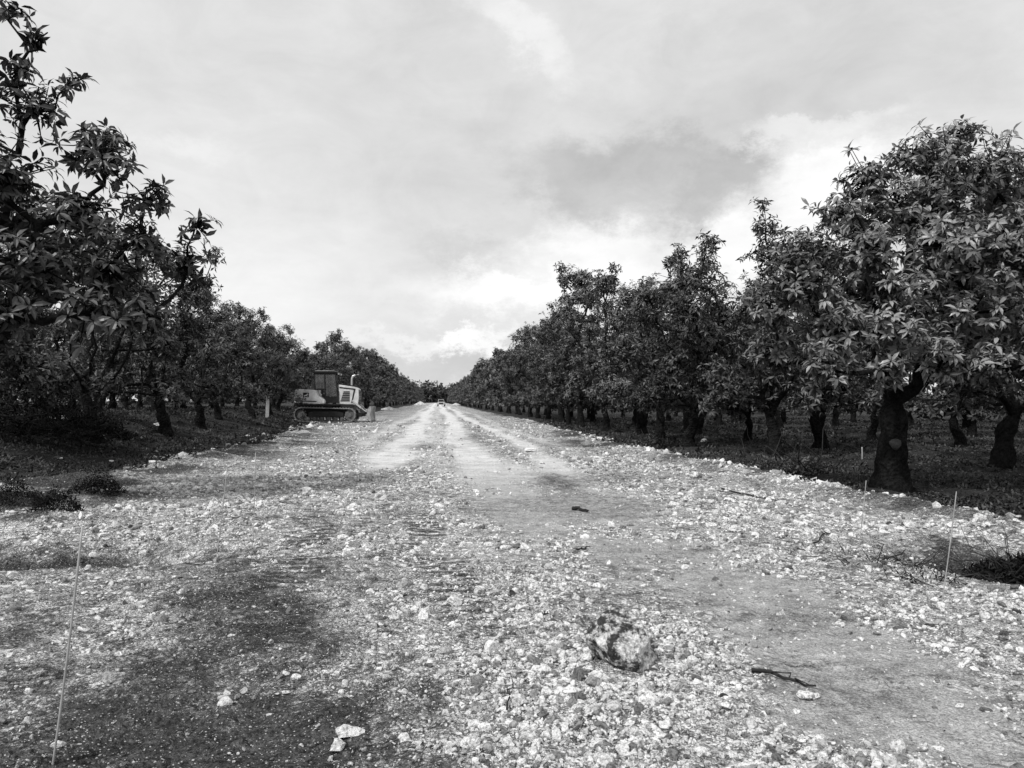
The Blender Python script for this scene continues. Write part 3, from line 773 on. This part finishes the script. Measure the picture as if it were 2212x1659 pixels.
# post
px_, py_ = at(577, 914, .15)
bm = bmesh.new(); bmesh.ops.create_cube(bm, size=1)
for v in bm.verts: v.co = Vector((v.co.x*.21*(1 if v.co.z < 0 else .9), v.co.y*.14, (v.co.z+.5)*2.5))
for v in bm.verts:
    if v.co.z > 1 and v.co.x > 0: v.co.z += .08
bmesh.ops.bevel(bm, geom=bm.edges[:], offset=.015, segments=2, affect='EDGES')
m = bpy.data.meshes.new('post'); bm.to_mesh(m); bm.free()
o = link('wooden_post', m, M_POST); o.location = (px_, py_, tz(px_, py_)-.05); o.rotation_euler = (0, R(1.5), .3); tag(o, 'weathered pale wooden post standing left of the bulldozer', 'post')

# ------------------------------------------------------------------ machine helpers
def bm_obj(name, build, mat, parent, bevel=0.0, smooth=False):
    bm = bmesh.new(); build(bm)
    if bevel: bmesh.ops.bevel(bm, geom=[e for e in bm.edges if e.calc_length() > bevel*3], offset=bevel, segments=2, affect='EDGES', clamp_overlap=True)
    bmesh.ops.recalc_face_normals(bm, faces=bm.faces)
    m = bpy.data.meshes.new(name); bm.to_mesh(m); bm.free()
    return link(name, m, mat, parent)
def bx(bm, x0, x1, y0, y1, z0, z1):
    r_ = bmesh.ops.create_cube(bm, size=1)
    for v in r_['verts']: v.co = Vector((x0+(v.co.x+.5)*(x1-x0), y0+(v.co.y+.5)*(y1-y0), z0+(v.co.z+.5)*(z1-z0)))
def prism(bm, prof, y0, y1, ins=0):
    a = [bm.verts.new((p[0], y0, p[1])) for p in prof]; b_ = [bm.verts.new((p[0], y1, p[1])) for p in prof]
    bm.faces.new(a); bm.faces.new(b_[::-1]); n_ = len(prof)
    for i in range(n_): bm.faces.new((a[i], b_[i], b_[(i+1) % n_], a[(i+1) % n_]))
def cyl(bm, c, r_, y0, y1, n_=24): 
    prism(bm, [(c[0]+r_*math.cos(i/n_*6.2832), c[1]+r_*math.sin(i/n_*6.2832)) for i in range(n_)], y0, y1)
def bar(bm, a, b_, w, dpt):
    a = Vector(a); b_ = Vector(b_); d_ = (b_-a); L = d_.length; q = d_.to_track_quat('Z', 'Y').to_matrix().to_4x4()
    r_ = bmesh.ops.create_cube(bm, size=1)
    for v in r_['verts']: v.co = (Matrix.Translation((a+b_)/2) @ q) @ Vector((v.co.x*w, v.co.y*dpt, v.co.z*L))

# bulldozer: x forward, camera sees the -y side
cx_, cy_ = at(724, 914)
D = empty('bulldozer', (cx_, cy_+1.0, tz(cx_, cy_)+.06), R(-1)); D.scale = (1.01, 1.0, 1.14)
tag(D, 'pale bulldozer with black cab and tracks parked on the left road edge', 'bulldozer')
ox = -2.75
def ts(side):
    y0, y1 = (side*1.2-.28, side*1.2+.28)
    pts = []; N_ = 18
    c1, r1, c2, r2 = (ox+.48, .50), .44, (ox+3.80, .46), .41
    for i in range(N_+1):
        a = R(90)+R(180)*i/N_; pts.append((c1[0]+r1*math.cos(a), c1[1]+r1*math.sin(a)))
    for i in range(N_+1):
        a = R(-90)+R(180)*i/N_; pts.append((c2[0]+r2*math.cos(a), c2[1]+r2*math.sin(a)))
    cl_ = pts+[pts[0]]; L = [0]
    for i in range(len(cl_)-1): L.append(L[-1]+math.dist(cl_[i], cl_[i+1]))
    ns = 46
    def build(bm):
        for k in range(ns):
            s0 = L[-1]*k/ns; s1 = L[-1]*(k+.90)/ns
            def P(s):
                for i in range(len(L)-1):
                    if L[i] <= s <= L[i+1]+1e-9:
                        f = (s-L[i])/(L[i+1]-L[i]+1e-9); return Vector((cl_[i][0]*(1-f)+cl_[i+1][0]*f, 0, cl_[i][1]*(1-f)+cl_[i+1][1]*f))
                return Vector((cl_[0][0], 0, cl_[0][1]))
            a, b_ = P(s0), P(min(s1, L[-1])); t_ = (b_-a).normalized(); n_ = Vector((t_.z, 0, -t_.x)); 
            mid = (a+b_)/2
            if n_.dot(mid-Vector((ox+2.1, 0, .5))) < 0: n_ = -n_
            q = [a-n_*.05, b_-n_*.05, b_, b_+n_*.05-t_*.0, b_+n_*.05-t_*.025, b_-t_*.03, a]
            prism(bm, [(p.x, p.z) for p in q], y0, y1)
    tr = bm_obj('track', build, M_STEEL, D)
    tr['label'] = 'near crawler track' if side < 0 else 'far crawler track'
    def spk(bm):
        cyl(bm, c1, .26, y0+.14, y1-.14)
        for k in range(11):
            a = k/11*6.2832; bar(bm, (c1[0]+.22*math.cos(a), (y0+y1)/2, c1[1]+.22*math.sin(a)), (c1[0]+.38*math.cos(a), (y0+y1)/2, c1[1]+.38*math.sin(a)), .11, .1)
        cyl(bm, c1, .14, y0+.03, y1-.03)
    bm_obj('sprocket', spk, M_MUD, tr)
    def idl(bm): cyl(bm, c2, .33, y0+.12, y1-.12, 28); cyl(bm, c2, .14, y0+.04, y1-.04, 16)
    bm_obj('idler', idl, M_MUD, tr)
    for k in range(6):
        bm_obj('roller', lambda bm, k=k: (cyl(bm, (ox+.98+k*.46, .22), .13, y0+.08, y1-.08, 16), cyl(bm, (ox+.98+k*.46, .22), .06, y0+.03, y1-.03, 12)), M_MUD, tr)
    bm_obj('track_frame', lambda bm: (prism(bm, [(ox+1.0, .33), (ox+3.4, .33), (ox+3.4, .60), (ox+2.9, .68), (ox+1.3, .68), (ox+1.0, .6)], y0+.06, y1-.1)), M_DARKP, tr, .02)
for s in (-1, 1): ts(s)
bm_obj('chassis', lambda bm: (bx(bm, ox+.25, ox+4.0, -.9, .9, .5, 1.12), bx(bm, ox+.1, ox+.3, -.5, .5, .6, 1.2)), M_DARKP, D, .03)
bm_obj('deck', lambda bm: bx(bm, ox+.35, ox+3.1, -1.42, 1.42, 1.04, 1.12), M_DARKP, D, .015)
rearp = [(ox+.02, 1.22), (ox+1.45, 1.14), (ox+2.1, 1.14), (ox+2.1, 1.36), (ox+1.62, 1.62), (ox+1.40, 2.0), (ox+.16, 2.06), (ox+.02, 1.95)]
rb = bm_obj('rear_body', lambda bm: prism(bm, rearp, -1.30, 1.30), M_YEL, D, .04)
rb['label'] = 'pale rear side body with a small black animal emblem'
deer = [(0, .02), (.1, .1), (.24, .13), (.34, .2), (.36, .3), (.40, .31), (.41, .22), (.48, .19), (.47, .15), (.38, .12), (.36, .04), (.46, -.04), (.44, -.06), (.32, 0), (.2, .02), (.08, -.06), (.04, -.06), (.08, .02)]
for s in (-1, 1):
    yo = s*1.303
    ya, yb_ = sorted((yo, yo+s*.006))
    em = bm_obj('emblem', lambda bm: prism(bm, [(ox+.62, 1.55), (ox+1.02, 1.55), (ox+1.02, 1.83), (ox+.62, 1.83)], ya, yb_), M_DARKP, rb)
    ya2, yb2 = sorted((yo+s*.008, yo+s*.012))
    bm_obj('animal_figure', lambda bm: prism(bm, [(ox+.66+p[0]*.66, 1.62+p[1]*.55) for p in deer], ya2, yb2), M_YEL, em)
    bm_obj('side_stripe', lambda bm: prism(bm, [(ox+.08, 1.30), (ox+1.5, 1.26), (ox+1.6, 1.32), (ox+.08, 1.36)], ya, yb_), M_DARKP, rb)
hoodp = [(ox+2.95, 1.12), (ox+4.28, 1.05), (ox+4.36, 1.5), (ox+4.33, 2.05), (ox+4.05, 2.2), (ox+2.95, 2.34)]
hd = bm_obj('hood', lambda bm: prism(bm, hoodp, -.72, .72), M_YEL, D, .03)
bm_obj('hood_top', lambda bm: prism(bm, [(ox+2.96, 2.345), (ox+4.08, 2.205), (ox+4.08, 2.27), (ox+2.96, 2.41)], -.6, .6), M_DARKP, hd)
for s in (-1, 1):
    ya, yb_ = sorted((s*.724, s*.74))
    def vents(bm, ya=ya, yb_=yb_):
        for k in range(6): 
            z_ = 1.30+k*.11; prism(bm, [(ox+3.08+.04*k, z_), (ox+3.72, z_), (ox+3.72, z_+.07), (ox+3.10+.04*k, z_+.07)], ya, yb_)
    bm_obj('side_vent', vents, M_DARKP, hd)
    bm_obj('hood_stripe', lambda bm: prism(bm, [(ox+3.0, 2.12), (ox+4.0, 2.02), (ox+3.82, 1.2), (ox+3.90, 1.2), (ox+4.12, 2.08), (ox+3.0, 2.2)], ya, yb_), M_DARKP, hd)
def gr(bm):
    for k in range(9): bx(bm, ox+4.345, ox+4.39, -.62, .62, 1.12+k*.1, 1.18+k*.1)
bm_obj('grille', gr, M_DARKP, hd)
acc = Acc(); acc.add(tube([(ox+3.80, -.3, 2.1), (ox+3.80, -.3, 2.4), (ox+3.80, -.3, 2.72), (ox+3.87, -.3, 2.88), (ox+4.03, -.3, 2.94)], [.07, .07, .065, .06, .06], 12)); link('exhaust_pipe', acc.mesh('exh'), M_CHROME, D)
# cab: frame posts, roof, glass
cx0, cx1 = ox+1.25, ox+2.95
def cabf(bm):
    for y_ in (-.78, .78):
        bar(bm, (cx0+.12, y_, 1.2), (cx0+.04, y_, 3.05), .08, .08); bar(bm, (cx1, y_, 1.2), (cx1-.22, y_, 3.05), .07, .08)
        bar(bm, (cx0+.80, y_, 1.2), (cx0+.74, y_, 3.05), .10, .08)
        bar(bm, (cx0+.05, y_, 2.05), (cx0+.85, y_, 2.05), .06, .06)
        bar(bm, (cx0, y_, 3.02), (cx1-.2, y_, 3.02), .08, .08)
        bx(bm, cx0+.82, cx1, y_-.03, y_+.03, 1.2, 1.55)
    bx(bm, cx0+.06, cx1, -.78, .78, 1.2, 1.40); bx(bm, cx1-.05, cx1+.03, -.78, .78, 1.2, 1.95); bx(bm, cx0+.03, cx0+.12, -.78, .78, 1.2, 2.0)
cb = bm_obj('cab', cabf, M_DARKP, D, .01)
for y_ in (-.785, .785):
    bm_obj('side_window', lambda bm: prism(bm, [(cx0+.14, 2.09), (cx0+.74, 2.09), (cx0+.72, 2.97), (cx0+.10, 2.97)], y_-.01, y_+.01), M_GLASS, cb)
    bm_obj('door_window', lambda bm: prism(bm, [(cx0+.87, 1.6), (cx1-.08, 1.6), (cx1-.24, 2.97), (cx0+.81, 2.97)], y_-.01, y_+.01), M_GLASS, cb)
bm_obj('seat', lambda bm: (bx(bm, cx0+.45, cx0+.95, -.28, .28, 1.4, 1.75), bx(bm, cx0+.38, cx0+.52, -.28, .28, 1.75, 2.5)), M_RUBBER, cb, .03)
rf = bm_obj('roof', lambda bm: prism(bm, [(cx0-.10, 3.06), (cx1-.1, 3.06), (cx1-.06, 3.11), (cx1-.3, 3.17), (cx0+.1, 3.17), (cx0-.10, 3.12)], -.88, .88), M_DARKP, D, .02)
bm_obj('roof_panel', lambda bm: bx(bm, cx0+.1, cx1-.35, -.8, .8, 3.174, 3.20), M_YEL, rf, .008)
for y_ in (-.62, .62):
    bm_obj('work_lamp', lambda bm: bx(bm, cx1-.08, cx1+.03, y_-.1, y_+.1, 2.94, 3.05), M_LAMP, rf, .02)
bm_obj('handrail', lambda bm: (bar(bm, (ox+3.0, -.66, 2.3), (ox+3.0, -.66, 2.65), .035, .035), bar(bm, (ox+3.0, -.66, 2.63), (ox+3.6, -.66, 2.55), .035, .035), bar(bm, (ox+3.6, -.66, 2.22), (ox+3.6, -.66, 2.56), .035, .035)), M_DARKP, D)
bm_obj('step', lambda bm: bx(bm, ox+2.2, ox+2.6, -1.52, -1.42, .92, .97), M_DARKP, D)
def bl(bm):
    prof = []
    for i in range(9):
        a = R(-40+80*i/8); prof.append((ox+5.72-.62*math.cos(a)+.0, .56+.66*math.sin(a)))
    back = [(p[0]-.07, p[1]) for p in prof[::-1]]
    prism(bm, prof+back, -1.6, 1.6)
    for y_ in (-1.62, 1.6): prism(bm, [(ox+5.0, .5), (ox+5.1, .15), (ox+5.28, .12), (ox+5.24, .5), (ox+5.3, .96), (ox+5.1, .9)], y_, y_+.03)
    bx(bm, ox+4.92, ox+5.02, -1.5, 1.5, .4, .5); bx(bm, ox+4.92, ox+5.02, -1.5, 1.5, .72, .82)
bd = bm_obj('blade', bl, M_BLADE, D)
bm_obj('cutting_edge', lambda bm: bx(bm, ox+5.24, ox+5.3, -1.6, 1.6, -.02, .14), M_STEEL, bd)
for s in (-1, 1):
    bm_obj('push_arm', lambda bm: (bar(bm, (ox+2.6, s*.82, .5), (ox+4.6, s*.82, .45), .16, .22), bar(bm, (ox+4.55, s*.82, .45), (ox+4.98, s*.6, .55), .16, .2)), M_DARKP, D)
    bm_obj('lift_cylinder', lambda bm: (bar(bm, (ox+3.9, s*.76, 1.35), (ox+4.5, s*.72, .9), .11, .11), bar(bm, (ox+4.45, s*.72, .93), (ox+4.95, s*.68, .6), .06, .06)), M_CHROME, D)

# ------------------------------------------------------------------ far vehicle and gravel heap
vx, vy = 1.2, 210.0
T = empty('work_truck', (vx, vy, tz(vx, vy)+.05), R(0)); tag(T, 'tiny pale work truck at the far end of the road', 'truck')
def body(bm): prism(bm, [(-.98, .5), (.98, .5), (1.0, 1.1), (.92, 1.25), (-.92, 1.25), (-1.0, 1.1)], -2.6, 2.6)
bm_obj('body', body, M_WHITE, T, .04)
bm_obj('cab', lambda bm: prism(bm, [(-.9, 1.25), (.9, 1.25), (.74, 2.0), (-.74, 2.0)], -1.3, .6), M_WHITE, T, .05)
bm_obj('windscreen', lambda bm: prism(bm, [(-.76, 1.32), (.76, 1.32), (.64, 1.9), (-.64, 1.9)], -1.34, -1.305), M_DARKP, T)
bm_obj('grille', lambda bm: bx(bm, -.6, .6, -2.66, -2.6, .65, 1.0), M_DARKP, T)
for s in (-1, 1):
    bm_obj('headlight', lambda bm: bx(bm, s*.8-.14, s*.8+.14, -2.65, -2.6, .8, 1.0), M_LAMP, T)
    for y_ in (-1.7, 1.7):
        acc = Acc(); a0 = s*.95
        wv, wf = tube([(a0-.12, y_, .4), (a0+.12, y_, .4)], [.4, .4], 20); acc.add((wv, wf)); link('wheel', acc.mesh('wheel'), M_RUBBER, T)
def heap(px, py, w, h_, lab, seed):
    X0, Y0 = at(px, py)
    n_ = 900; q = np.sqrt(RNG.random(n_)); a = RNG.uniform(0, 6.28, n_)
    hx = w*q*np.cos(a); hy = w*.8*q*np.sin(a); hz = h_*np.maximum(0, 1-q)*1.0
    m = scatter_stones('heap', hx, hy, hz, RNG.uniform(.1, .28, n_)*w/2.2, RNG.uniform(.5, .88, n_), P20)
    o = link('gravel_heap', m, M_STONE); o.location = (X0, Y0, tz(X0, Y0)); tag(o, lab, 'gravel heap')
heap(908, 875, 2.2, 1.3, 'distant pale heap of rubble on the left side of the far road', 1)
heap(985, 875, 1.6, .8, 'distant small heap of rubble on the right side of the far road', 2)
heap(840, 886, 1.3, .45, 'low pale heap of rubble on the left road edge beyond the bulldozer', 3)

# ------------------------------------------------------------------ light and sky
w = bpy.data.worlds.new('World'); SC.world = w; w.use_nodes = True; nt = w.node_tree
bg = nt.nodes['Background']; bg.inputs['Strength'].default_value = .1
SUN_EL, SUN_AZ = R(48), R(228)     # behind and left of the camera (azimuth clockwise from +Y)
def nn(ty, **kw):
    x_ = nt.nodes.new(ty)
    for k, v_ in kw.items(): setattr(x_, k, v_)
    return x_
def wm(op, a, b_=None, c_=None):
    x_ = nn('ShaderNodeMath', operation=op)
    for i, q in enumerate((a, b_, c_)):
        if q is None: continue
        if isinstance(q, (int, float)): x_.inputs[i].default_value = q
        else: nt.links.new(q, x_.inputs[i])
    return x_.outputs[0]
sky = nn('ShaderNodeTexSky', sky_type='NISHITA'); sky.sun_disc = False; sky.sun_elevation = SUN_EL; sky.sun_rotation = SUN_AZ
bw = nn('ShaderNodeRGBToBW'); nt.links.new(sky.outputs[0], bw.inputs[0])
tc = nn('ShaderNodeTexCoord'); sp_ = nn('ShaderNodeSeparateXYZ'); nt.links.new(tc.outputs['Generated'], sp_.inputs[0])
az_ = wm('ARCTAN2', sp_.outputs[0], sp_.outputs[1]); el_ = wm('ARCSINE', sp_.outputs[2])
cmb = nn('ShaderNodeCombineXYZ'); nt.links.new(az_, cmb.inputs[0]); nt.links.new(el_, cmb.inputs[1])
def wnoise(sc, det, ro, vec, mul=(1, 1, 1), off=(0, 0, 0), dist=0, rot=0):
    mp = nn('ShaderNodeMapping'); mp.inputs['Scale'].default_value = mul; mp.inputs['Location'].default_value = off; mp.inputs['Rotation'].default_value = (0, 0, rot); nt.links.new(vec, mp.inputs[0])
    x_ = nn('ShaderNodeTexNoise'); x_.inputs['Scale'].default_value = sc; x_.inputs['Detail'].default_value = det; x_.inputs['Roughness'].default_value = ro; x_.inputs['Distortion'].default_value = dist
    nt.links.new(mp.outputs[0], x_.inputs['Vector']); return x_
dn = wnoise(6, 9, .7, cmb.outputs[0], (1, 1.4, 1))
ds = nn('ShaderNodeVectorMath', operation='MULTIPLY_ADD'); nt.links.new(dn.outputs['Color'], ds.inputs[0]); ds.inputs[1].default_value = (.26, .20, 0); nt.links.new(cmb.outputs[0], ds.inputs[2])
shf = nn('ShaderNodeVectorMath', operation='SUBTRACT'); nt.links.new(ds.outputs[0], shf.inputs[0]); shf.inputs[1].default_value = (.13, .10, 0)
def blob(px, py, sx, sy, amp, tilt=0, hard=0.0):
    d_ = ray(px, py).normalized(); a0 = math.atan2(d_.x, d_.y); e0 = math.asin(d_.z)
    mp = nn('ShaderNodeMapping', vector_type='TEXTURE'); mp.inputs['Location'].default_value = (a0, e0, 0); mp.inputs['Rotation'].default_value = (0, 0, tilt); mp.inputs['Scale'].default_value = (R(sx), R(sy), 1)
    nt.links.new(shf.outputs[0], mp.inputs[0])
    ln = nn('ShaderNodeVectorMath', operation='LENGTH'); nt.links.new(mp.outputs[0], ln.inputs[0])
    mr = nn('ShaderNodeMapRange', interpolation_type='SMOOTHSTEP'); nt.links.new(ln.outputs['Value'], mr.inputs[0])
    mr.inputs[1].default_value = hard; mr.inputs[2].default_value = 1; mr.inputs[3].default_value = amp; mr.inputs[4].default_value = 0
    return mr.outputs[0]
n1 = wnoise(3.0, 7, .55, cmb.outputs[0], (1, 2.0, 1), (3, 1, 0), .3)
n2 = wnoise(8.0, 9, .62, cmb.outputs[0], (1, 1.7, 1), (1, 5, 0), .6)
n3 = wnoise(6.0, 9, .62, cmb.outputs[0], (.8, 2.6, 1), (2, 8, 0), .8, R(18))
val_ = wm('ADD', .785, wm('MULTIPLY', wm('SUBTRACT', n1.outputs['Fac'], .5), .24))
val_ = wm('ADD', val_, wm('MULTIPLY', wm('SUBTRACT', n2.outputs['Fac'], .5), .24))
val_ = wm('ADD', val_, wm('MULTIPLY', wm('SUBTRACT', n3.outputs['Fac'], .5), .14))
for bspec in ((1400, 385, 14, 4.4, -.16, R(-8), .5), (1130, 330, 16, 6, -.07, R(10), .2), (1560, 410, 5, 2.8, -.07, 0, .6), (1250, 560, 14, 4, .20, R(15), .3), (1720, 470, 10, 5, .26, R(25), .5),
              (1100, 560, 10, 1.6, -.08, R(-14), .3), (1750, 280, 8, 1.5, .14, R(5), .3), (1650, 120, 16, 8, -.09, R(20), .3), (1130, 90, 7, 2.4, .10, R(-35), .2), (950, 130, 10, 5, -.06, R(-20), .2),
              (900, 740, 8, 1.0, .12, 0, .1), (1020, 735, 5, 1.0, .20, R(8), .2), (980, 790, 12, 2.4, -.14, 0, .2), (500, 560, 18, 9, .10, 0, 0), (600, 120, 18, 7, -.04, R(-15), 0), (1000, 640, 10, 3, .14, 0, 0),
              (1350, 640, 14, 4, .20, 0, 0), (400, 310, 6, 1.8, .08, R(-5), .1), (1980, 160, 12, 5, -.05, R(20), 0), (300, 700, 22, 6, .12, 0, 0)):
    val_ = wm('ADD', val_, blob(*bspec))
val_ = wm('MAXIMUM', val_, .3)
val_ = wm('MULTIPLY', val_, 10.0)
mixv = wm('ADD', wm('MULTIPLY', val_, .96), wm('MULTIPLY', wm('MINIMUM', bw.outputs[0], 12.0), .04))
gc = nn('ShaderNodeCombineColor')
for i in range(3): nt.links.new(mixv, gc.inputs[i])
nt.links.new(gc.outputs[0], bg.inputs['Color'])
ld = bpy.data.lights.new('sun', 'SUN'); ld.energy = 3.1; ld.angle = R(5); ld.color = (1, .995, .985)
lo = bpy.data.objects.new('sun', ld); COL.objects.link(lo)
sd_ = Vector((math.sin(SUN_AZ)*math.cos(SUN_EL), math.cos(SUN_AZ)*math.cos(SUN_EL), math.sin(SUN_EL)))
lo.rotation_euler = sd_.to_track_quat('Z', 'Y').to_euler()
SC.view_settings.view_transform = 'Standard'; SC.view_settings.look = 'None'; SC.view_settings.exposure = 0
